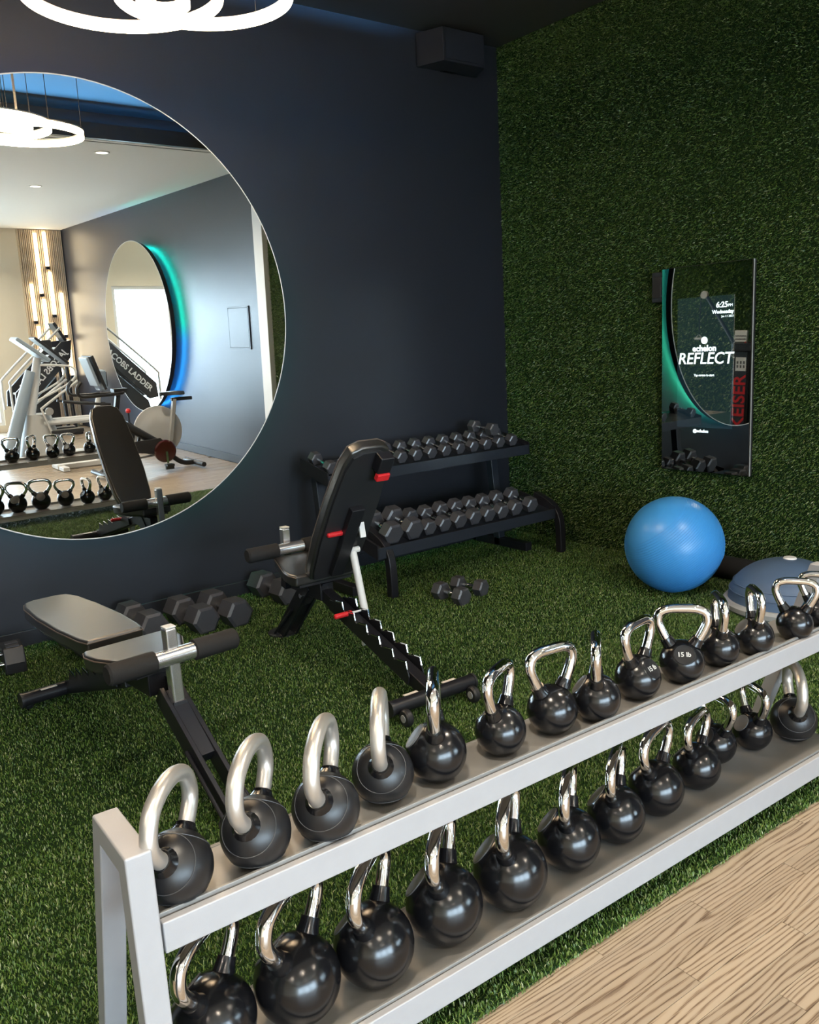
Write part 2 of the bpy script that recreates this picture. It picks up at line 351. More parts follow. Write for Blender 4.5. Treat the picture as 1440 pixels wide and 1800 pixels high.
# ------------------------------------------------------------------ round mirrors
def round_mirror(label, loc, R, rot, tilt, hue, depth=.085):
    """local: disc in xz plane, faces -y; +y is the wall"""
    t = thing('round_mirror', label, 'mirror', loc, rot, 'round backlit mirrors')
    Mx = Rm('X', tilt)
    n = 128; disc = MB().lathe([(0, 0), (R, 0), (R, .006), (0, .006)], n, Mx @ Rm('X', 90) @ Tm(0, 0, -.006))
    obj('glass', disc, M['mirror'], t, ang=20)
    ring = [tuple(Mx @ Vector((R*math.cos(2*PI*k/n), .003, R*math.sin(2*PI*k/n)))) for k in range(n)]
    obj('polished_edge', MB().tube(ring, .0042, 8, closed=True), M['white_plastic'], t)
    box = MB().lathe([(0, .008), (R-.012, .008), (R-.012, .068), (0, .068)], n, Mx @ Rm('X', -90) @ Rm('X', 0))
    b = obj('backing', box, M['dark_plastic'], t)
    # coloured LED strip on the back of the drum
    pts = [tuple(Mx @ Vector(((R-.085)*math.cos(2*PI*k/n), .082, (R-.085)*math.sin(2*PI*k/n)))) for k in range(n)]
    me = MB().tube(pts, .007, 6, closed=True).mesh('led_strip', M['led'])
    at = me.attributes.new('tint', 'FLOAT_COLOR', 'POINT')
    for v, d in zip(me.vertices, at.data):
        a = math.degrees(math.atan2(v.co.z, v.co.x)) % 360
        d.color = (*hue(a), 1)
    link('led_strip', me, t); return t
def lerp_hue(stops):
    def f(a):
        for (a0, c0), (a1, c1) in zip(stops, stops[1:]):
            if a0 <= a <= a1:
                k = (a-a0)/(a1-a0); return tuple(c0[i]*(1-k)+c1[i]*k for i in range(3))
        return stops[-1][1]
    return f
GREEN, TEAL, BLUE, DIM = (.06, .80, .46), (.0, .34, .38), (.02, .20, .75), (.01, .07, .20)
round_mirror('large round backlit mirror on the navy wall above the flat bench', (1.518, YB-.14, 1.753), 1.20, 0, 1.02,
             lerp_hue([(0, GREEN), (40, DIM), (120, BLUE), (180, BLUE), (230, TEAL), (280, TEAL), (305, GREEN), (360, GREEN)]))
round_mirror('second round mirror with green and blue glow, seen only reflected in the larger round mirror', (XG-.17, -2.72, 1.68), 1.18, -PI/2-math.radians(1.2), .0,
             lerp_hue([(0, BLUE), (50, BLUE), (85, (0, .5, .42)), (178, (0, .6, .42)), (190, (.02, .30, .85)), (360, BLUE)]))

# ------------------------------------------------------------------ pendant of three light rings
pd = thing('ring_pendant', 'ceiling pendant of three overlapping glowing rings above the round mirror', 'light', (1.41, 3.543, 2.921))
def ringlet(c, R, tilt=0, rz=0):
    n = 96; T = Tm(*c) @ Rm('Z', rz) @ Rm('X', tilt)
    h = MB()
    h.lathe([(R-.012, .022), (R+.012, .022), (R+.012, .030), (R-.012, .030), (R-.012, .022)], n, T)
    ho = obj('ring_housing', h, M['white_plastic'], pd)
    d = MB().lathe([(R-.009, -.017), (R+.009, -.017), (R+.009, .019), (R-.009, .019), (R-.009, -.017)], n, T)
    obj('led_diffuser', d, M['pendant_led'], ho)
    for a in (25, 145, 265):
        q = T @ Vector((R*math.cos(math.radians(a)), R*math.sin(math.radians(a)), .03))
        obj('suspension_cable', MB().tube([q, (q.x, q.y, ZT-2.921)], .0022, 6), M['dark_plastic'], ho)
RINGS = [((0, 0, 0), .375, 0, 0), ((.279, -.138, .002), .339, 0, 0), ((.173, .018, .006), .096, 0, 0)]
for r in RINGS: ringlet(*r)
obj('ceiling_canopy', MB().lathe([(0, 0), (.10, 0), (.10, .03), (0, .03)], 32, Tm(.18, -.04, ZT-2.921-.03)), M['black_metal'], pd)
rod = MB().tube([(.173, .10, .03), (.173, .10, ZT-2.921-.03)], .007, 10); obj('feed_rod', rod, M['satin'], pd)

# added board, strip and lamp, tinting the ceiling blue in the round mirror
obj('added_cove_board', MB().box(((XL+XG)/2, YS+.13, 3.415), (XG-XL-.05, .016, .13)).box(((XL+XG)/2, YS+.065, 3.36), (XG-XL-.05, .13, .016)), M['dark_ceiling'], cg)
me = MB().box((2.3, YS+.06, 3.40), (4.4, .016, .012)); me2 = MB()
for i in range(22): me2.box((.2+i*.2, YS+.06, 3.44), (.198, .016, .012))
me = me2.mesh('added_cove_strip', M['cove_added'], smooth=False)
at = me.attributes.new('tint', 'FLOAT_COLOR', 'POINT')
for v, d in zip(me.vertices, at.data):
    k = max(0, min(1, (v.co.x-1.6)/1.2)); d.color = (.10*(1-k)+.05*k, .30*(1-k)+.34*k, .20*(1-k)+.9*k, 1)
cs = link('added_cove_strip', me, cg)
ld = bpy.data.lights.new('added_ceiling_wash', 'AREA'); ld.shape = 'RECTANGLE'; ld.size = 2.2; ld.size_y = .03; ld.energy = ADDED_WASH; ld.color = (.14, .50, 1.0); ld.spread = math.radians(20)  # added lamp that throws the blue onto the ceiling
link('added_ceiling_wash', ld, cs, (2.7, YS+.15, 3.495), (math.radians(90+10), 0, 0))
# ceiling downlights in the lower white ceiling
dl_me = MB().lathe([(0, 0), (.055, 0), (.055, .004), (0, .004)], 24).mesh('led_diffuser', M['down_led'])
dt_me = MB().lathe([(.055, -.004), (.072, -.004), (.072, .004), (.055, .004), (.055, -.004)], 24).mesh('trim_ring', M['white_trim'])
k = 0
for x in (-2.2, .4, 3.1):
    for y in (-4.6, -1.6, .75):
        t = thing('ceiling_downlight', {(3.1, -1.6): 'small round downlight in the white ceiling, lower of the two reflected in the big mirror', (3.1, .75): 'small round downlight near the soffit, upper of the two reflected in the big mirror'}.get((x, y), 'small round downlight in the white ceiling outside the picture'),
                  'light', (x, y, ZC-.004), 0, 'recessed ceiling downlights')
        link('led_diffuser', dl_me, t); link('trim_ring', dt_me, t)
        ld = bpy.data.lights.new('downlight', 'AREA'); ld.shape = 'DISK'; ld.size = .11; ld.energy = DOWN; ld.color = (1, .87, .70); ld.spread = math.radians(140)
        link('downlight_lamp', ld, t, (0, 0, -.008))

# ------------------------------------------------------------------ kettlebell rack (local X along the rack, origin under the left front post)
RX, RY, RA = .372, 1.335-.027*.372, SK
rack = thing('kettlebell_rack', 'two-tier silver metal kettlebell rack standing across the turf in front', 'rack', (RX, RY, 0), RA)
RL = 2.455                                                       # overall length
def end_frame(x):                                                # one welded frame: upright front post, top bar, slanted rear post
    poly = [(0, .010), (0, .720), (.184, .720), (.424, .010), (.376, .010), (.152, .673), (.047, .673), (.047, .010)]
    o = obj('end_frame', MB().prism(poly, .047, Matrix(((0, 0, 1, x), (1, 0, 0, 0), (0, 1, 0, 0), (0, 0, 0, 1)))), M['silver_paint'], rack, bevel=.004)
    for y in (.0235, .40): obj('foot_cap', MB().box((x+.0235, y, .0095), (.050, .052, .004)), M['dark_plastic'], rack)
end_frame(0); end_frame(RL-.047)
for nm, z0, y0, y1 in (('upper_shelf', .555, .034, .205), ('lower_shelf', .115, .045, .305)):
    s = MB().box((RL/2, (y0+y1)/2, z0-.004), (RL-.10, y1-y0, .008))
    s.box((RL/2, y0+.003, z0+.0085), (RL-.10, .007, .025)); s.box((RL/2, y1-.003, z0-.012), (RL-.10, .006, .024))
    obj(nm, s, M['shelf_paint'], rack, bevel=.0015)
obj('front_rail', MB().box((RL/2, .022, .539), (RL-.106, .018, .060)), M['silver_paint'], rack, bevel=.003)
obj('front_rail', MB().box((RL/2, .034, .095), (RL-.106, .018, .070)), M['silver_paint'], rack, bevel=.003)
obj('rear_rail', MB().box((RL/2, .196, .527), (RL-.106, .018, .040)), M['silver_paint'], rack, bevel=.003)
obj('rear_rail', MB().box((RL/2, .296, .087), (RL-.106, .018, .040)), M['silver_paint'], rack, bevel=.003)

# ------------------------------------------------------------------ kettlebells (unit radius, scaled)
def kb_meshes(kind):
    d = {}
    prof = [(0, -.9), (.42, -.9), (.50, -.868)]+[(math.cos(a), math.sin(a)) for a in np.radians(np.arange(-57, 90, 6))]+[(0, 1)]
    d['body'] = MB().lathe(prof, 40).mesh('body', M['soft_rubber' if kind == 'grey' else 'rubber'], ang=50)
    el = math.radians(40); zx = Vector((0, math.cos(el), math.sin(el))); xx = Vector((-1, 0, 0)); yx = zx.cross(xx)
    if kind != 'grey':                                           # the ball is cut flat where the weight disc sits
        for v in d['body'].vertices:
            k = v.co.dot(zx)-.90
            if k > 0: v.co -= zx*k
    if kind == 'small': path, tr = [(.60, .92), (.74, 1.15), (.97, 1.62), (1.07, 1.98), (.97, 2.33), (.62, 2.49), (.25, 2.52), (0, 2.52)], .215
    elif kind == 'large': path, tr = [(.62, .86), (.76, 1.04), (1.02, 1.40), (1.12, 1.72), (1.0, 2.08), (.62, 2.27), (.25, 2.31), (0, 2.31)], .182
    else: path, tr = [(.80, .68), (1.02, .88), (1.32, 1.28), (1.34, 1.72), (1.08, 2.18), (.58, 2.42), (.2, 2.49), (0, 2.50)], .235
    full = [(x, 0, z) for x, z in path]+[(-x, 0, z) for x, z in reversed(path[:-1])]
    d['handle'] = MB().tube(smooth_path(full, 6), tr, 18).mesh('handle', M['satin' if kind == 'grey' else 'chrome'], ang=60)
    for i, s in enumerate((1, -1)):
        (x0, z0), (x1, z1) = path[0], path[1]; dx, dz = x1-x0, z1-z0; l = math.hypot(dx, dz); dx /= l; dz /= l
        q = lambda k: (s*(x0+dx*k), 0, z0+dz*k)
        rr = [tr*1.55, tr*1.36, tr*1.30, tr*1.26, tr*1.02] if kind != 'grey' else [tr*1.75, tr*1.35, tr*1.22, tr*1.18, tr*1.02]
        ks = [-.12, .06, .13, .24, .245] if kind != 'grey' else [-.14, .0, .06, .12, .125]
        d['collar%d' % i] = MB().tube([q(k) for k in ks], rr, 18).mesh('collar', M['rubber'], ang=50)
    if kind == 'grey':
        for i, s in enumerate((1, -1)):
            e1 = Vector((s*.77, 0, .64)); e1.normalize(); e2 = Vector((0, 1, 0)); e3 = e1.cross(e2); cs = math.radians(50)
            pts = [e1*math.cos(cs)*1.004+(e2*math.cos(a)+e3*math.sin(a))*math.sin(cs)*1.004 for a in np.linspace(0, 2*PI, 48, endpoint=False)]
            d['seam%d' % i] = MB().tube(pts, .014, 6, closed=True).mesh('seam_ring', M['seam'])
        d['seam2'] = MB().tube([(math.cos(a)*.80, math.sin(a)*.80, -.61) for a in np.linspace(0, 2*PI, 48, endpoint=False)], .012, 6, closed=True).mesh('seam_ring', M['seam'])
    else:
        Md = Matrix(((xx.x, yx.x, zx.x, 0), (xx.y, yx.y, zx.y, 0), (xx.z, yx.z, zx.z, 0), (0, 0, 0, 1)))
        d['disc'] = MB().lathe([(.47, .85), (.465, .905), (.44, .918), (.415, .906), (0, .906)], 36, Md).mesh('weight_disc', M['disc'], ang=30)
        d['disc_black'] = MB().lathe([(.47, .85), (.465, .905), (.44, .918), (.415, .906), (0, .906)], 36, Md).mesh('weight_disc', M['disc_black'], ang=30)
        d['Md'] = Md
    return d
KB = {k: kb_meshes(k) for k in ('small', 'large', 'grey')}
LB = text_mesh('15 lb', .30, M['letter'], .004, bold=.006)
LB2 = text_mesh('lb', .30, M['letter'], .004, bold=.006)
def kettlebell(kind, c, r, ang, label, group, disc=1, txt=None):
    t = thing('kettlebell', label, 'kettlebell', (0, 0, 0), 0, group)
    t.location = (c[0], c[1], c[2]); t.rotation_euler = (0, 0, math.radians(ang+(180 if disc < 0 else 0))); t.scale = (r, r, r)
    d = KB[kind]
    b = link('body', d['body'], t); link('handle', d['handle'], t); link('collar', d['collar0'], t); link('collar', d['collar1'], t)
    if kind == 'grey':
        for q in ('seam0', 'seam1', 'seam2'): link('seam_ring', d[q], b)
    elif disc:
        wd = link('weight_disc', d['disc_black' if txt else 'disc'], t)
        if txt:
            lo = link('weight_lettering', txt, wd); lo.matrix_local = d['Md'] @ Tm(0, 0, .909)
    return t
ZU, ZL = .5555, .1155
TOP = [  # kind, centre, radius, angle, disc side, text, label
 ('grey', (.486, 1.409), .0674, 45, 0, 0, 'black kettlebell with satin grey handle, nearest the left post on the upper shelf'),
 ('grey', (.649, 1.412), .0690, 45, 0, 0, 'black kettlebell with satin grey handle, second from the left post on the upper shelf'),
 ('grey', (.798, 1.394), .0694, 46, 0, 0, 'black kettlebell with satin grey handle, third from the left post on the upper shelf'),
 ('grey', (.968, 1.432), .0679, 52, 0, 0, 'black kettlebell with satin grey handle seen edge-on, fourth along the upper shelf'),
 ('small', (1.113, 1.425), .0693, 50, 1, 0, 'chrome-handled black kettlebell with pale disc, beside the last grey-handled one on the upper shelf'),
 ('small', (1.303, 1.415), .0616, 23, 1, 0, 'chrome-handled kettlebell after the gap on the upper shelf, sixth from the left'),
 ('small', (1.474, 1.408), .0632, -6, 1, 0, 'dull black ball kettlebell with wide-open chrome handle, seventh on the upper shelf'),
 ('small', (1.608, 1.380), .0621, 41, 1, 0, 'kettlebell with chrome handle edge-on, left of the one with the tilted 15 lb disc'),
 ('small', (1.789, 1.390), .0618, 8, -1, 1, 'kettlebell with a 15 lb disc turned to the right, upper shelf'),
 ('small', (1.967, 1.376), .0619, -47, -1, 1, 'kettlebell with a 15 lb disc facing the camera, upper shelf'),
 ('small', (2.143, 1.374), .0592, 46, 1, 0, 'kettlebell with edge-on chrome handle just right of the face-on 15 lb kettlebell'),
 ('small', (2.295, 1.352), .0570, 47, 1, 0, 'kettlebell with edge-on chrome handle in front of the blue-grey balance dome'),
 ('small', (2.490, 1.332), .0545, -60, 1, 0, 'kettlebell with face-on chrome handle at the right end of the upper shelf, front one'),
 ('small', (2.655, 1.345), .0500, -60, 1, 0, 'small kettlebell behind another at the far right end of the upper shelf'),
]
for kd, (x, y), r, a, ds, tx, lab in TOP:
    kettlebell(kd, (x, y, ZU+.9*r), r, a, lab, 'kettlebells on the upper shelf', ds, LB if tx else None)
BOT = [
 ('large', (.558, 1.500), .0885, 33, 1, 0, 'large kettlebell half hidden by the left post on the lower shelf'),
 ('large', (.743, 1.478), .0945, 29, 1, 0, 'largest kettlebell, second from the left on the lower shelf'),
 ('large', (.932, 1.459), .0925, 36, 1, 0, 'kettlebell third from the left on the lower shelf, chrome handle turned away'),
 ('large', (1.141, 1.460), .0940, 39, 1, 0, 'kettlebell fourth from the left on the lower shelf, pale disc edge showing'),
 ('large', (1.349, 1.447), .0949, 38, 1, 0, 'kettlebell fifth from the left on the lower shelf, big grey disc showing on its left'),
 ('large', (1.575, 1.453), .0850, 36, 1, 0, 'kettlebell sixth from the left on the lower shelf, a step smaller than the five before'),
 ('large', (1.769, 1.451), .0819, 30, 1, 0, 'kettlebell seventh on the lower shelf, below the wide-handled one of the upper shelf'),
 ('large', (1.968, 1.463), .0820, 14, 1, 0, 'kettlebell eighth on the lower shelf, under the tilted 15 lb one'),
 ('large', (2.180, 1.468), .0733, 14, 1, 0, 'kettlebell on the lower shelf standing in front of the one with the lb disc'),
 ('small', (2.362, 1.520), .0665, 77, 1, 2, 'kettlebell with a black lb disc half hidden on the lower shelf'),
 ('small', (2.532, 1.490), .0643, 65, 1, 0, 'kettlebell beside the single grey-handled one on the lower shelf'),
 ('grey', (2.692, 1.432), .0762, 42, 0, 0, 'grey-handled kettlebell at the right end of the lower shelf'),
]
for kd, (x, y), r, a, ds, tx, lab in BOT:
    kettlebell(kd, (x, y, ZL+.9*r), r, a, lab, 'kettlebells on the lower shelf', ds, LB2 if tx else None)

# ------------------------------------------------------------------ hex dumbbells (local axis y, centre at origin)
hexp = [(math.cos(a), math.sin(a)) for a in np.radians(np.arange(0, 360, 60))]
def db_meshes(R, hl, gl):
    def head(s):
        mb = MB(); vs = []; c = .12*R
        for (k, y) in ((.80, 0), (1, c), (1, hl-c), (.80, hl)):
            vs += [(x*R*k, s*(gl/2+y), z*R*k) for x, z in hexp]
        fs = [tuple(range(6)), tuple(range(18, 24))]+[(i*6+j, i*6+(j+1) % 6, (i+1)*6+(j+1) % 6, (i+1)*6+j) for i in range(3) for j in range(6)]
        return mb.add(vs, fs).mesh('head', M['hex'], ang=25)
    ys = np.linspace(-gl/2, gl/2, 9); rr = [.2+.05*math.cos((k-4)/4*PI)*-1 for k in range(9)]
    h = MB().tube([(0, y, 0) for y in ys], [R*(.24+.05*math.cos(k/8*2*PI+PI)) for k in range(9)], 12).mesh('handle', M['chrome'])
    return head(1), head(-1), h
DB = {}
def dumbbell(R, hl, gl, loc, rz, label, group, ry=0.0, rx=0.0, name='dumbbell'):
    k = (R, hl, gl)
    if k not in DB: DB[k] = db_meshes(*k)
    t = thing(name, label, 'dumbbell', loc, rz, group); t.rotation_euler = (rx, ry, rz)
    a, b_, h = DB[k]; link('head', a, t); link('head', b_, t); link('handle', h, t); return t
# flat-on-floor height of a hex head is R*sin60
SQ = math.sin(PI/3)
# rack: two tilted trays
drk = thing('dumbbell_rack', 'black two-tier dumbbell rack in the corner by the turf wall', 'rack', (0, 0, 0))
DX0, DX1 = 2.90, 4.42
for x in (2.945, 4.44):
    fl_ = smooth_path([(x, 4.12, .01), (x, 4.12, .12), (x, 4.13, .24), (x, 4.165, .31), (x, 4.24, .36), (x, 4.36, .40)], 5)
    mb = MB()
    mb.tube(fl_, .037, 4, ph=PI/4)
    obj('front_leg', mb, M['black_metal'], drk, bevel=.006)
for x in (2.80, 4.30):
    obj('upright', MB().beam((x, 4.60, .02), (x, 4.68, .80), .06, .06, (1, 0, 0)), M['bluish_black'], drk, bevel=.004)
    obj('base_foot', MB().beam((x, 4.30, .045), (x, 4.84, .045), .06, .06), M['black_metal'], drk, bevel=.004)
    obj('bracket_bolt', MB().lathe([(0, 0), (.014, 0), (.014, .012), (0, .012)], 12, Tm(x-.02, 4.56, .40) @ Rm('X', 90)), M['chrome'], drk)
TILT = math.radians(14)
def tray(y0, z0, depth, x0, x1, parent):
    """front lip at (y0,z0), tray rises towards the wall"""
    e = (math.cos(TILT), math.sin(TILT))
    mb = MB().beam(((x0+x1)/2, y0, z0-.012), ((x0+x1)/2, y0+depth*e[0], z0-.012+depth*e[1]), x1-x0, .010)
    mb.box(((x0+x1)/2, y0-.004, z0-.022), (x1-x0, .012, .070))
    o = obj('tray', mb, M['bluish_black'], parent, bevel=.002)
    for x in (x0, x1):
        obj('end_plate', MB().prism([(y0-.01, z0-.06), (y0+depth*e[0]+.02, z0+depth*e[1]-.05), (y0+depth*e[0]+.02, z0+depth*e[1]+.03), (y0-.01, z0+.03)], .008,
            Matrix(((0, 0, 1, x-.004), (1, 0, 0, 0), (0, 1, 0, 0), (0, 0, 0, 1)))), M['black_metal'], parent)
tray(4.14, .315, .33, 2.86, 4.40, drk); tray(4.45, .745, .30, 2.74, 4.47, drk)
def on_tray(y0, z0, x, R, hl, gl, label, grp, off=.165, spin=0):
    L_ = off; z = z0+L_*math.sin(TILT)+(R*SQ)+.004; y = y0+L_*math.cos(TILT)-R*SQ*math.sin(TILT)
    dumbbell(R, hl, gl, (x, y, z), 0, label, grp, ry=spin, rx=TILT)
words = ['first', 'second', 'third', 'fourth', 'fifth', 'sixth', 'seventh', 'eighth', 'ninth', 'tenth', 'eleventh']
for i in range(9):
    on_tray(4.45, .745, 3.345+i*.128*(.985), .043+.0008*(i > 6), .062, .115, 'small hex dumbbell on the upper rack tray, %s from the bench back' % words[i], 'dumbbells on the upper tray', .155)
on_tray(4.45, .745, 3.215, .043, .062, .115, 'hex dumbbell on the upper tray half hidden by the bench back', 'dumbbells on the upper tray', .155)
on_tray(4.45, .745, 2.80, .043, .062, .115, 'hex dumbbell at the left end of the upper tray, chrome glinting behind the bench back', 'dumbbells on the upper tray', .155)
t = dumbbell(.047, .066, .125, (4.17, 4.60, .905), 0, 'hex dumbbell lying on top of the others on the upper tray', 'dumbbells on the upper tray', rx=TILT*.3, ry=.1)
LOW = [(3.005, .072), (3.165, .072), (3.300, .052), (3.425, .052), (3.555, .055), (3.685, .055), (3.810, .053), (3.935, .053), (4.065, .055), (4.215, .055)]
for i, (x, R) in enumerate(LOW):
    on_tray(4.14, .315, x, R, .085 if R > .06 else .072, .12, ('larger hex dumbbell at the bench end of the lower tray, %s one' % ('left' if i == 0 else 'right')) if i < 2 else 'hex dumbbell on the lower rack tray, %s from the bench' % words[i], 'dumbbells on the lower tray', .165)
# two dumbbells on the turf
dumbbell(.057, .072, .105, (3.135, 3.795, .008+.057*SQ), math.radians(3), 'black hex dumbbell on the turf, nearer of the pair before the rack', 'dumbbell pair on the turf')
dumbbell(.053, .066, .105, (3.325, 3.845, .008+.053*SQ), math.radians(12), 'black hex dumbbell on the turf, farther right of the pair before the rack', 'dumbbell pair on the turf')
# big ones along the skirting
for x, y, lab in ((1.205, 4.60, 'big hex dumbbell on the turf, half hidden under the flat bench back pad'), (1.56, 4.64, 'big hex dumbbell on the turf, behind the flat bench seat'),
                  (1.815, 4.53, 'big hex dumbbell on the turf beside the chrome post of the flat bench'), (2.005, 4.50, 'big hex dumbbell on the turf with its hex face showing fully'), (2.42, 4.66, 'big hex dumbbell in shadow behind the upright bench leg')):
    dumbbell(.085, .135, .12, (x, y-.0, .008+.085*SQ), math.radians(4), lab, 'big dumbbells along the skirting')

# adjustable weight at the left picture edge
ab = thing('adjustable_dumbbell', 'adjustable dumbbell of black blocks joined by three chrome rods, by the skirting', 'dumbbell', (.66, 4.60, .008), math.radians(-6))
for s in (1, -1):
    e_ = obj('weight_block', MB().prism([(-.10, 0), (.10, 0), (.115, .05), (.10, .11), (.05, .135), (-.08, .135), (-.115, .06)], .10, Matrix(((0, 0, 1, s*.21-.05), (1, 0, 0, 0), (0, 1, 0, 0), (0, 0, 0, 1)))), M['dark_plastic'], ab, bevel=.008)
    for yy_, zz in ((-.06, .137), (.0, .137)): obj('label_plate', MB().box((s*.21, yy_, zz), (.06, .035, .004)), M['hex'], e_)
for y_, z_ in ((-.075, .055), (0, .085), (.07, .09)): obj('chrome_rod', MB().tube([(-.17, y_, z_), (.17, y_, z_)], .013, 12), M['chrome'], ab)

# ------------------------------------------------------------------ adjustable benches (local +y towards the roller end, origin at the rear tube)
def pad(outline, th, name, parent, Mx, mt, bev=.012):
    mb = MB().prism(outline, th, Mx); o = obj(name, mb, mt, parent, bevel=bev, seg=3); return o
def bench(label, loc, rz, P):
    t = thing('weight_bench', label, 'bench', loc, rz, 'adjustable weight benches')
    bm_ = M['black_metal']
    rt_ = obj('rear_tube', MB().tube([(-.215, 0, .078), (.215, 0, .078)], .031, 18), bm_, t)
    for s in (1, -1):
        obj('end_cap', MB().tube([(s*.212, 0, .078), (s*.222, 0, .078)], .034, 18), M['dark_plastic'], rt_)
        obj('warning_sticker', MB().box((s*.10, .012, .107), (.07, .026, .0016), None), M['sticker'], rt_)
        wh = obj('wheel', MB().lathe([(0, -.016), (.03, -.016), (.036, -.008), (.036, .008), (.03, .016), (0, .016)], 24, Tm(s*.175, -.055, .046) @ Rm('Y', 90)), M['dark_plastic'], t)
        obj('hub', MB().lathe([(0, -.019), (.016, -.019), (.016, .019), (0, .019)], 16, Tm(s*.175, -.055, .046) @ Rm('Y', 90)), M['grey_plastic'], wh)
        obj('wheel_bracket', MB().beam((s*.175, -.055, .05), (s*.175, 0, .07), .012, .03), bm_, t)
    vb, zb = P['beam']
    obj('main_beam', MB().beam((0, .02, .085), (0, vb, zb), .055, .06), bm_, t, bevel=.004)
    # toothed adjustment plates along the beam, with bright notch edges
    dv = Vector((0, vb-.02, zb-.085)); Lb = dv.length; th_ = math.atan2(dv.z, dv.y)
    nt_ = 6; poly = [(.10, .02)]; edge = []
    for k in range(nt_):
        s0 = .12+k*(Lb*.72/nt_); s1 = s0+Lb*.72/nt_
        poly += [(s0, .046), (s0+.016, .074), (s1-.030, .050), (s1-.010, .038)]; edge.append([(s0, .046), (s0+.016, .075), (s1-.030, .051)])
    poly += [(Lb*.72+.14, .03), (Lb*.72+.14, -.02), (.10, -.02)]
    for s in (-1, 1):
        Mx = Matrix(((0, 0, 1, s*.038-.003), (math.cos(th_), -math.sin(th_), 0, .02), (math.sin(th_), math.cos(th_), 0, .085), (0, 0, 0, 1)))
        pl = obj('ladder_plate', MB().prism(poly, .006, Mx), bm_, t, smooth=False)
        for e_ in edge:
            obj('bright_notch', MB().tube([Mx @ Vector((a, b_, .003)) for a, b_ in e_], .0042, 6), M['chrome'], pl)
    # front legs, gusset and foot
    vf, vt, zt_ = P['foot'], P['legtop'], P['legz']
    for s in (-1, 1): obj('front_leg', MB().beam((s*.035, vt, zt_), (s*.035, vf, .015), .018, .075), bm_, t, bevel=.003)
    obj('leg_sleeve', MB().beam((0, vt+.02, zt_), (0, vt+(vf-vt)*.55, zt_*.48), .056, .056), bm_, t, bevel=.003)
    obj('gusset', MB().prism([(vt-.16, zt_+.03), (vt+.03, zt_+.03), (vt+(vf-vt)*.5, zt_*.55), (vt-.01, zt_-.10)], .004, Matrix(((0, 0, 1, -.032), (1, 0, 0, 0), (0, 1, 0, 0), (0, 0, 0, 1)))), bm_, t)
    obj('pivot_bolt', MB().lathe([(0, 0), (.012, 0), (.012, .008), (0, .008)], 12, Tm(-.046, vt+.05, zt_-.07) @ Rm('Y', -90)), M['chrome'], t)
    for s in (-1, 1): obj('brace_rod', MB().tube([(s*.05, vt+(vf-vt)*.45, zt_*.55), (s*.06, vf+.02, .02)], .008, 10), bm_, t)
    obj('foot_plate', MB().lathe([(0, 0), (.085, 0), (.085, .010), (.07, .016), (0, .016)], 28, Tm(0, vf+.03, .008)), M['dark_plastic'], t)
    # roller post
    vr, zr = P['roller']
    pb = Vector((0, vr+.02, zr-.20)); pt = Vector((0, vr+.012, zr+.10))
    po = obj('roller_post', MB().beam(pb, pt, .044, .044, (1, 0, 0)), M['bright'], t, bevel=.008)
    obj('post_cap', MB().beam(pt, pt+Vector((0, 0, .006)), .040, .040, (1, 0, 0)), M['white_plastic'], po, bevel=.002)
    obj('post_socket', MB().beam((0, vr+.02, zr-.17), (0, vr+.03, zt_-.08), .054, .054, (1, 0, 0)), bm_, t, bevel=.003)
    obj('roller_sleeve', MB().tube([(-.075, vr+.040*P['rs'], zr), (.075, vr+.040*P['rs'], zr)], .030, 18), M['bright'], t)
    for s in (-1, 1):
        obj('foam_roller', MB().tube([(s*.072, vr+.04*P['rs'], zr), (s*.076, vr+.04*P['rs'], zr), (s*.238, vr+.04*P['rs'], zr), (s*.246, vr+.04*P['rs'], zr)], [.030, .038, .038, .031], 20), M['foam'], t)
    # seat
    s0, s1, sz, stl = P['seat']
    out = [(-.17, 0), (.17, 0), (.185, .05), (.175, .12), (.10, s1-s0), (.03, s1-s0-.012), (-.03, s1-s0-.012), (-.10, s1-s0), (-.175, .12), (-.185, .05)]
    Ms = Tm(0, s0, sz-.058) @ Rm('X', stl)
    st = pad(out, .058, 'seat', t, Ms, M['vinyl'])
    obj('seat_board', MB().prism([(x*.86, y*.9+.012) for x, y in out], .012, Ms @ Tm(0, 0, -.0125)), M['dark_plastic'], t)
    pip = [Ms @ Vector((x*1.003, y, .047)) for x, y in out]; obj('piping', MB().tube(pip, .003, 6, closed=True), M['stitch'], st)
    obj('seat_bracket', MB().box((0, s0+(s1-s0)*.45, sz-.115), (.075, (s1-s0)*.85, .085)), bm_, t, bevel=.004)
    # back pad
    b0, bz, ba = P['back']; bl = .80
    outb = [(-.115, 0), (.115, 0), (.128, .06), (.140, .25), (.138, .50), (.122, .70), (.098, .775), (.05, .798), (-.05, .798), (-.098, .775), (-.122, .70), (-.138, .50), (-.140, .25), (-.128, .06)]
    # local pad axis runs from the hinge towards the rear, raised by angle ba
    ca, sa = math.cos(math.radians(ba)), math.sin(math.radians(ba))
    ex, ey, ez = Vector((-1, 0, 0)), Vector((0, -ca, sa)), Vector((0, sa, ca))
    Mb = Matrix(((ex.x, ey.x, ez.x, 0), (ex.y, ey.y, ez.y, b0), (ex.z, ey.z, ez.z, bz), (0, 0, 0, 1)))
    bp_ = pad(outb, .060, 'back_pad', t, Mb, M['vinyl'])
    obj('piping', MB().tube([Mb @ Vector((x*1.003, y, .048)) for x, y in outb], .003, 6, closed=True), M['stitch'], bp_)
    obj('back_board', MB().prism([(x*.9, y*.95+.015) for x, y in outb], .012, Mb @ Tm(0, 0, -.0125)), M['dark_plastic'], t)
    obj('back_frame', MB().box((0, .26, -.030), (.07, .42, .034), Mb), bm_, t, bevel=.004)
    return t, Mb
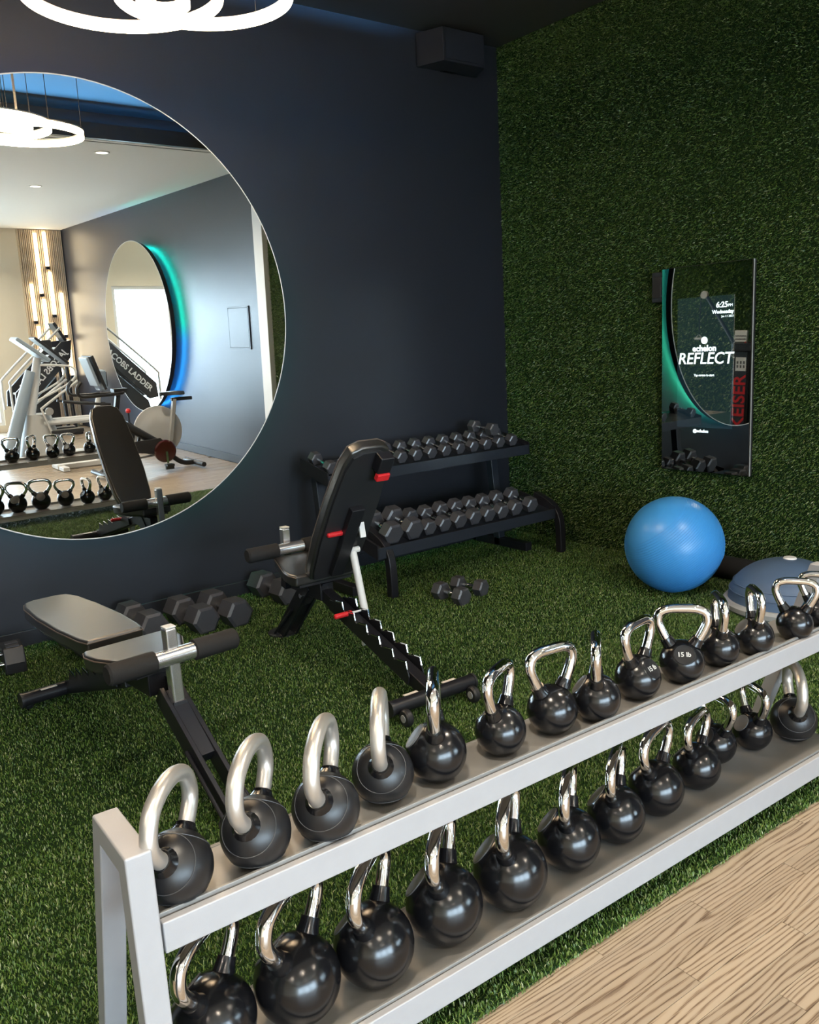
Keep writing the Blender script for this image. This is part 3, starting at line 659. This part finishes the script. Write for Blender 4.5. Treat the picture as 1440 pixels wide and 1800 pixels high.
bench('adjustable bench set flat with pale shine on its pads, at left', (.965, 3.92, .0), math.radians(184.4),
      dict(beam=(.70, .30), foot=1.47, legtop=1.03, legz=.34, roller=(1.075, .495), rs=.9, seat=(.70, .985, .462, 0), back=(.60, .402, 0)))
b2, Mb = bench('adjustable bench with its back raised, red grips and toothed ladder, mid turf', (2.085, 2.675, .0), math.radians(-2),
      dict(beam=(.86, .34), foot=1.33, legtop=.98, legz=.37, roller=(1.235, .515), rs=-.9, seat=(.83, 1.20, .468, 3), back=(.79, .44, 56)))
# back hardware of the raised bench: clip block with red tab, support strut with red grips
cl = obj('clip_block', MB().box((-.05, .735, -.040), (.070, .085, .055), Mb), M['black_metal'], b2, bevel=.006)
obj('red_tab', MB().box((-.05, .675, -.062), (.066, .038, .028), Mb), M['red'], cl, bevel=.006)
LX = .055
top_ = Vector((LX, .575, .575)); 
obj('strut_plate', MB().beam((LX+.01, .60, .80), (LX+.01, .575, .655), .030, .012, (0, 1, 0)), M['white_plastic'], b2, bevel=.003)
st = obj('support_strut', MB().tube([(LX, .66, .575), (LX, .55, .16)], .018, 16), M['white_plastic'], b2)
obj('cross_pin', MB().tube([(LX-.035, .663, .582), (LX+.035, .663, .582)], .015, 12), M['white_plastic'], st)
obj('cross_pin', MB().tube([(LX-.045, .55, .157), (LX+.045, .55, .157)], .012, 12), M['white_plastic'], st)
for z, v in ((.690, .60), (.305, .59)):
    g_ = obj('grip_rod', MB().tube([(LX, v, z), (LX-.085, v, z+.0)], .005, 8), M['white_plastic'], b2)
    obj('red_grip', MB().tube([(LX-.070, v, z), (LX-.074, v, z), (LX-.160, v, z), (LX-.165, v, z)], [.008, .0125, .0125, .008], 12), M['red'], g_)

# ------------------------------------------------------------------ ball, balance dome, roller
ball = MB().lathe([(.282*math.cos(a), .282*math.sin(a)*(1 if a > 0 else .985)) for a in np.radians(np.arange(-90, 91, 3))], 64)
bo = tag(link('exercise_ball', None, None, (4.18, 2.985, .288), (-.5, -.45, .3)), 'large shiny blue exercise ball on the turf against the turf wall', 'ball')
obj('shell', ball, M['blue_ball'], bo, ang=60)
rg = MB()
for z in np.linspace(-.19, .19, 33):
    rr = math.sqrt(.282**2-z*z)+.0004
    rg.tube([(rr*math.cos(a), rr*math.sin(a), z) for a in np.linspace(0, 2*PI, 72, endpoint=False)], .0011, 4, closed=True)
obj('grip_ridges', rg, M['blue_ball'], bo)
obj('valve_plug', MB().lathe([(0, 0), (.012, 0), (.012, .004), (0, .005)], 16, Tm(0, 0, -.281) @ Rm('X', 180)), M['white_plastic'], bo)
bt = thing('balance_trainer', 'blue-grey half-dome balance trainer on a grey base beside the blue ball', 'balance trainer', (4.30, 2.35, .008))
obj('base', MB().lathe([(0, 0), (.30, 0), (.325, .02), (.328, .045), (.315, .06), (.29, .062), (0, .062)], 56), M['grey_plastic'], bt)
obj('dome', MB().lathe([(.302, .06)]+[(.30*math.cos(a), .06+.215*math.sin(a)) for a in np.radians(np.arange(3, 90, 4))]+[(0, .276)], 56), M['dome_blue'], bt, ang=60)
for z in (.11, .15):
    r_ = .30*math.sqrt(max(0, 1-((z-.06)/.215)**2))+.002
    obj('rib', MB().tube([(r_*math.cos(a), r_*math.sin(a), z) for a in np.linspace(0, 2*PI, 64, endpoint=False)], .003, 6, closed=True), M['dome_blue'], bt)
obj('valve_cap', MB().lathe([(0, 0), (.035, 0), (.03, .008), (0, .01)], 20, Tm(.02, .0, .274)), M['white_plastic'], bt)
fr = thing('exercise_roller', 'black foam roller lying against the turf wall between ball and dome', 'roller', (4.60, 2.83, .078))
obj('cylinder', MB().tube([(0, -.17, 0), (0, -.165, 0), (0, .165, 0), (0, .17, 0)], [.064, .07, .07, .064], 28), M['foam'], fr)
obj('core', MB().tube([(0, -.172, 0), (0, .172, 0)], .035, 20), M['dark_plastic'], fr)

# ------------------------------------------------------------------ wall screen
SX = XG-.055
sc_ = thing('fitness_screen', 'tall black mirror screen with lit display mounted on the turf wall', 'screen', (SX, 3.126, 1.268), -PI/2)
# local: x to the right as seen, y away from viewer, z up
obj('housing', MB().box((0, .018, 0), (.622, .03, 1.262)), M['dark_plastic'], sc_, bevel=.004)
gl = obj('glass', MB().box((0, -.001, 0), (.614, .006, 1.254)), M['screen'], sc_, smooth=False)
obj('edge_trim', MB().box((.3115, .006, 0), (.0012, .012, 1.258)), M['grey_plastic'], sc_)
obj('display', MB().box((.003, -.0046, .045), (.39, .0012, .79)), M['lcd'], gl, smooth=False)
def stxt(s, x, z, size, bold=0, align='CENTER', shear=0):
    me = text_mesh(s, size, M['screen_text'], .0003, align, bold, shear); link('screen_lettering', me, sc_, (x, -.0065, z), (PI/2, 0, 0))
stxt('6:25', .115, .385, .046, .001, 'CENTER', .1); stxt('PM', .172, .380, .024, 0)
stxt('Wednesday', .194, .345, .030, .0008, 'RIGHT'); stxt('Jan 11 2023', .194, .318, .017, 0, 'RIGHT')
stxt('echelon', 0, .133, .052, .0018); stxt('REFLECT', .003, .071, .098, .001, 'CENTER', .15)
stxt('Tap screen to start', 0, -.028, .018, .0006); stxt('@echelon', -.02, -.372, .026, .0008)
obj('screen_logo', MB().lathe([(0, 0), (.022, 0), (.022, .0006), (0, .0006)], 28, Tm(0, -.0062, .182) @ Rm('X', 90)), M['screen_text'], sc_)
pb_ = thing('wall_box', 'small black box on the turf wall at the left of the screen', 'wall box', (XG-.012, 3.475, 1.79), -PI/2)
obj('body', MB().box((0, -.02, 0), (.085, .04, .185)), M['bluish_black'], pb_, bevel=.004)
obj('socket_plate', MB().box((0, -.042, 0), (.06, .005, .13)), M['dark_plastic'], pb_, bevel=.002)
# wall speaker near the ceiling
sp_ = thing('wall_speaker', 'dark wedge speaker mounted high in the corner under the ceiling', 'speaker', (4.23, 4.90, 3.42))
obj('cabinet', MB().prism([(-.27, 0), (.27, 0), (.17, -.20), (-.20, -.20)], .21, Tm(0, 0, -.06)), M['navy'], sp_, bevel=.004)
obj('grille', MB().box((-.015, -.203, .045), (.34, .005, .18)), M['navy'], sp_)
obj('mount', MB().box((0, -.012, .0), (.12, .04, .12)), M['black_metal'], sp_)

# ------------------------------------------------------------------ the gym behind the camera, seen in the mirrors
ap = thing('access_panel', 'navy access panel in the wall, seen reflected right of the second mirror', 'panel', (XG-.004, .145, 1.645))
obj('door', MB().box((-.004, 0, 0), (.010, .50, .45)), M['navy_lit'], ap, bevel=.002)
fr_ = MB()
for a in (-1, 1): fr_.box((-.004, a*.262, 0), (.008, .016, .49)); fr_.box((-.004, 0, a*.237), (.008, .54, .016))
obj('frame', fr_, M['navy_lit'], ap, bevel=.002)
sl = thing('slat_panel', 'light wood slat wall panel with glowing tubes, reflected at the left of the mirror', 'wall panel', (4.36, YE+.001, 0))
obj('backing', MB().box((0, .01, ZC/2), (.72, .018, ZC-.02)), M['wood_slat'], sl)
sm = MB()
for i in range(24):
    sm.box((-.345+i*.03, .032, ZC/2), (.014, .028, ZC-.03))
o = obj('slats', sm, M['wood_slat'], sl, smooth=False); o['kind'] = 'stuff'
for x, z0, z1 in ((-.23, 1.85, 2.45), (-.20, .95, 1.75), (-.08, 2.3, 3.28), (-.06, 1.2, 2.2), (.07, 2.75, 3.3), (.09, 1.95, 2.65), (.10, .9, 1.7), (.24, 1.6, 2.3), (.27, .9, 1.5)):
    tb_ = obj('light_tube', MB().tube([(x, .062, z0), (x, .062, z1)], .026, 12), M['tube_light'], sl)
    obj('tube_clip', MB().box((x, .06, z0-.03), (.06, .04, .05)), M['black_metal'], tb_)

# spin bike: axis along x, front to -x
bk = thing('spin_bike', 'black indoor bike with pale rear flywheel, reflected in the big round mirror', 'exercise bike', (3.6, -.40, 0))
q = lambda x, z, y=0: (x-3.6, y, z)
D = M['dark_plastic']
obj('frame', MB().tube([q(3.28, .66), q(3.42, .60), q(3.80, .34)], [.045, .05, .05], 12).tube([q(3.30, .20), q(3.60, .30), q(3.84, .30)], [.03, .04, .05], 12).tube([q(3.38, .60), q(3.42, .35), q(3.30, .18)], .032, 10), D, bk)
obj('chain_guard', MB().prism([(-.30, -.02), (.25, -.10), (.28, .02), (.20, .10), (-.28, .08)], .03, Tm(*q(3.62, .30, .10)) @ Rm('X', 90)), D, bk, bevel=.006)
obj('frame_loop', MB().tube(smooth_path([q(3.42, .62), q(3.52, .50), q(3.50, .36), q(3.40, .22)], 5), .024, 10).tube(smooth_path([q(3.50, .60), q(3.60, .48), q(3.58, .36), q(3.52, .28)], 5), .018, 10), D, bk)
obj('lower_strut', MB().tube([q(3.34, .16), q(3.86, .20)], .012, 8), M['grey_plastic'], bk)
obj('rear_stay', MB().tube(smooth_path([q(3.86, .30), q(4.0, .14), q(4.12, .06), q(4.28, .05)], 5), .03, 10), D, bk)
obj('front_foot', MB().tube([q(3.10, .05, -.25), q(3.10, .05, .25)], .03, 10).tube([q(3.10, .05), q(3.32, .2)], .03, 10), D, bk)
obj('rear_foot', MB().tube([q(4.26, .05, -.28), q(4.26, .05, .28)], .03, 10), D, bk)
fy = obj('flywheel', MB().lathe([(0, -.025), (.10, -.03), (.22, -.02), (.235, -.012), (.30, -.012), (.305, 0), (.30, .012), (.235, .012), (.22, .02), (.10, .03), (0, .025)], 56, Tm(*q(3.88, .46, -.12)) @ Rm('X', 90)), M['light_grey'], bk)
obj('crank_disc', MB().lathe([(0, -.03), (.12, -.03), (.135, -.01), (.135, .02), (0, .03)], 40, Tm(*q(3.86, .24, .10)) @ Rm('X', 90)), M['maroon'], bk)
obj('crank_arm', MB().beam(q(3.86, .24, .14), q(3.86, .10, .15), .02, .025, (1, 0, 0)), M['chrome'], bk)
obj('pedal', MB().box(q(3.86, .085, .20), (.09, .09, .025)).box(q(3.86, .06, .20), (.10, .03, .05)), D, bk)
obj('seat_post', MB().beam(q(3.98, .34), q(4.07, .84), .045, .055, (0, 1, 0)), M['grey_plastic'], bk, bevel=.006)
obj('seat_slider', MB().box(q(4.16, .835), (.26, .05, .04)), D, bk, bevel=.005)
obj('saddle', MB().prism([(-.16, -.025), (-.02, -.03), (.07, -.085), (.13, -.08), (.14, 0), (.13, .08), (.07, .085), (-.02, .03), (-.16, .025)], .045, Tm(*q(4.05, .885))), M['vinyl'], bk, bevel=.015, seg=3)
obj('handlebar_post', MB().beam(q(3.33, .62), q(3.40, .95), .05, .06, (0, 1, 0)), D, bk, bevel=.006)
hb = MB()
for s in (-1, 1): hb.tube(smooth_path([q(3.45, .965, 0), q(3.40, .96, s*.10), q(3.05, .955, s*.17), q(2.92, .97, s*.17), q(2.90, 1.05, s*.17), q(2.95, 1.12, s*.17)], 5), .018, 10)
hb.box(q(3.42, .985), (.16, .12, .05))
obj('handlebar', hb, D, bk)
ta = obj('tablet', MB().beam(q(3.22, 1.02), q(3.10, 1.40), .34, .035, (1, 0, 0)), D, bk, bevel=.008)
obj('tablet_back', MB().beam(q(3.155, 1.06), q(3.055, 1.38), .28, .03, (1, 0, 0)), M['blue_grey'], ta, bevel=.008)
kn = obj('knob_stem', MB().tube([q(3.50, .58), q(3.50, .72)], .010, 8), D, bk)
obj('red_knob', MB().lathe([(0, -.03), (.025, -.02), (.03, 0), (.02, .025), (0, .03)], 16, Tm(*q(3.50, .745))), M['red'], kn)

# upright console machine behind the bike
uc = thing('upright_console_bike', 'grey console post with side handles, reflected behind the spin bike', 'exercise bike', (3.45, -1.42, 0))
obj('post', MB().tube([(0, 0, .02), (-.02, 0, .55), (.06, 0, .88)], [.06, .045, .03], 12), M['light_grey'], uc)
obj('console', MB().box((.10, 0, 1.06), (.10, .20, .26), Rm('Y', 0)), M['blue_grey'], uc, bevel=.03, seg=3)
obj('console_screen', MB().box((.155, 0, 1.07), (.008, .15, .18)), D, uc)
obj('side_handle', MB().tube([(-.42, .12, .84), (-.20, .12, .80), (.16, .10, .76)], .016, 8).tube([(-.42, -.12, .84), (-.20, -.12, .80), (.16, -.10, .76)], .016, 8), D, uc)
obj('base_rail', MB().box((-.1, 0, .04), (.9, .10, .06)).box((-.5, 0, .03), (.08, .5, .05)).box((.32, 0, .03), (.08, .5, .05)), M['light_grey'], uc, bevel=.008)

# elliptical trainer
el = thing('elliptical_trainer', 'silver elliptical trainer with slanted consoles, reflected at the left of the mirror', 'elliptical', (2.9, -2.4, 0))
e = lambda x, z, y=0: (x-2.9, y, z)
obj('shroud_post', MB().tube([e(2.58, .04, .08), e(2.66, .35, .08), e(2.82, .80, .08), e(2.96, 1.18, .08)], [.10, .085, .075, .06], 14), M['blue_grey'], el)
obj('main_post', MB().tube([e(2.78, .05), e(2.84, .35), e(2.98, .90), e(3.09, 1.34)], [.075, .07, .065, .05], 14), M['light_grey'], el)
for s in (-1, 1):
    obj('swing_arm', MB().tube(smooth_path([e(3.08, 1.25, s*.12), e(3.44, 1.21, s*.24), e(3.42, 1.03, s*.24), e(2.98, .81, s*.2)], 5), .014, 8).tube([e(3.49, 1.03, s*.24), e(3.0, .70, s*.22), e(3.12, .32, s*.2)], .018, 8), M['light_grey'], el)
    obj('foot_rail', MB().tube([e(3.02, .50, s*.16), e(3.75, .50, s*.16)], .035, 10), M['light_grey'], el)
    obj('foot_pedal', MB().box(e(3.30, .38, s*.16), (.42, .14, .05)), D, el, bevel=.01)
obj('pivot_disc', MB().lathe([(0, 0), (.05, 0), (.05, .03), (0, .03)], 20, Tm(*e(3.09, .66, .26)) @ Rm('X', 90)), M['grey_plastic'], el)
obj('console', MB().beam(e(2.82, 1.60), e(3.20, 1.30), .34, .05, (0, 0, 1)), M['blue_grey'], el, bevel=.012)
obj('tablet', MB().beam(e(3.10, 1.60, -.2), e(3.50, 1.24, -.2), .28, .035, (0, 0, 1)), D, el, bevel=.01)
obj('camera_box', MB().box(e(3.29, 1.50, -.3), (.13, .10, .12)), D, el, bevel=.01)
obj('base', MB().box(e(3.2, .05), (1.3, .30, .08)).box(e(2.65, .04), (.12, .60, .06)).box(e(3.8, .04), (.10, .55, .06)), M['light_grey'], el, bevel=.01)
obj('front_shroud', MB().tube([e(3.0, .06), e(3.0, .62)], [.30, .16], 20), M['grey_plastic'], el)

# climbing ladder machine near the windows; lettering on its side as it stands
jl = thing('ladder_climber', 'black inclined ladder climbing machine with white lettering, reflected in the mirrors', 'climbing machine', (3.80, -5.0, 0))
j = lambda x, z: (x-3.9, z)
side = [j(3.44, .50), j(3.60, .48), j(4.36, 1.24), j(4.40, 1.52), j(4.24, 1.50), j(3.46, .74)]
for s in (0, 1):
    o = obj('side_panel', MB().prism(side, .05, Matrix(((1, 0, 0, 0), (0, 0, -1, .05-s*.55), (0, 1, 0, 0), (0, 0, 0, 1)))), D, jl, bevel=.008)
    if s == 0:
        tm_ = text_mesh('JACOBS LADDER', .135, M['sign_white'], .001, 'CENTER', .003)
        # the side faces +y: letters run from the high end down to the low end
        lo = link('lettering', tm_, o); d_ = Vector((-.72, 0, -.72)).normalized(); n_ = Vector((0, 1, 0)); u_ = n_.cross(d_)
        lo.matrix_local = Matrix(((d_.x, u_.x, n_.x, 0.02), (d_.y, u_.y, n_.y, .053), (d_.z, u_.z, n_.z, .99), (0, 0, 0, 1)))
obj('belly', MB().prism([j(3.50, .05), j(4.12, .05), j(4.12, .95), j(3.60, .45)], .40, Matrix(((1, 0, 0, 0), (0, 0, -1, -.02), (0, 1, 0, 0), (0, 0, 0, 1)))), D, jl, bevel=.01)
for k in range(7):
    x, z = 3.56+k*.115, .70+k*.115; obj('rung', MB().tube([(x-3.9, -.01, z), (x-3.9, -.49, z)], .02, 10), M['light_grey'], jl)
for s in (.03, -.53):
    obj('handrail', MB().tube(smooth_path([(-.50, s, .45), (-.50, s, .85), (-.42, s, 1.0), (.35, s, 1.72)], 5), .018, 10), M['light_grey'], jl)
obj('console', MB().beam((.46, -.25, 1.50), (.30, -.25, 1.80), .30, .05, (1, 0, 0)), D, jl, bevel=.01)
obj('rear_strut', MB().tube([(.40, -.05, 1.30), (.44, -.05, .03)], .03, 10).tube([(.40, -.45, 1.30), (.44, -.45, .03)], .03, 10), D, jl)
obj('base', MB().box((0, -.25, .03), (1.05, .60, .05)), D, jl, bevel=.008)

# cable machine by the left wall, seen through both the wall screen and the mirror
km = thing('cable_machine', 'black cable machine with red vertical lettering, reflected twice in the wall screen', 'cable machine', (-.82, 3.30, 0))
obj('column', MB().box((-.12, 0, .64), (.22, .24, 1.26)), M['black_metal'], km, bevel=.01)
obj('base_plate', MB().box((-.20, 0, .025), (.75, .70, .035)), M['black_metal'], km, bevel=.006)
tx = obj('column_face', MB().box((-.006, 0, .60), (.008, .17, 1.1)), M['bluish_black'], km)
kt = text_mesh('KEISER', .235, M['red'], .001, 'CENTER', .004)
lo = link('lettering', kt, tx); lo.matrix_local = Matrix(((0, 0, 1, -.001), (0, -1, 0, 0.0), (1, 0, 0, .50), (0, 0, 0, 1)))
sg = obj('display_plate', MB().box((0, 0, .985), (.008, .145, .17)), M['sign_white'], km)
dg_ = MB()
for a in (-.045, 0, .045):
    for z in (.955, 1.005): dg_.box((.0045, a, z), (.002, .022, .036))
obj('display_digits', dg_, M['sign_ink'], sg)
obj('head', MB().box((-.08, .03, 1.20), (.26, .30, .12)), M['black_metal'], km, bevel=.02)
hp = obj('head_plate', MB().box((.02, 0, 1.30), (.03, .17, .22)), M['sign_white'], km, bevel=.004)
for z in (1.26, 1.30, 1.34): obj('plate_stripe', MB().box((.037, 0, z), (.003, .15, .014)), M['sign_ink'], hp)
obj('red_flash', MB().prism([(0, 0), (.10, 0), (.10, .09)], .003, Matrix(((0, 0, 1, .036), (1, 0, 0, -.02), (0, 1, 0, 1.19), (0, 0, 0, 1)))), M['red'], hp)
obj('swing_arm', MB().tube([(-.05, -.08, 1.16), (-.10, -.60, 1.84)], .022, 10), M['black_metal'], km)
pu = obj('pulley', MB().lathe([(0, -.02), (.05, -.02), (.035, 0), (.05, .02), (0, .02)], 20, Tm(-.10, -.64, 1.87) @ Rm('Y', 90)), M['light_grey'], km)
obj('cable', MB().tube([(-.10, -.69, 1.87), (-.10, -.70, 1.35)], .008, 6), M['black_metal'], km)
obj('handle', MB().tube([(-.10, -.76, 1.30), (-.10, -.64, 1.30)], .016, 8).tube([(-.10, -.76, 1.30), (-.10, -.70, 1.36), (-.10, -.64, 1.30)], .006, 6), M['light_grey'], km)
obj('hook', MB().tube(smooth_path([(.03, -.06, 1.20), (.05, -.10, 1.16), (.05, -.10, 1.09), (.05, -.06, 1.07)], 4), .008, 8), M['light_grey'], km)
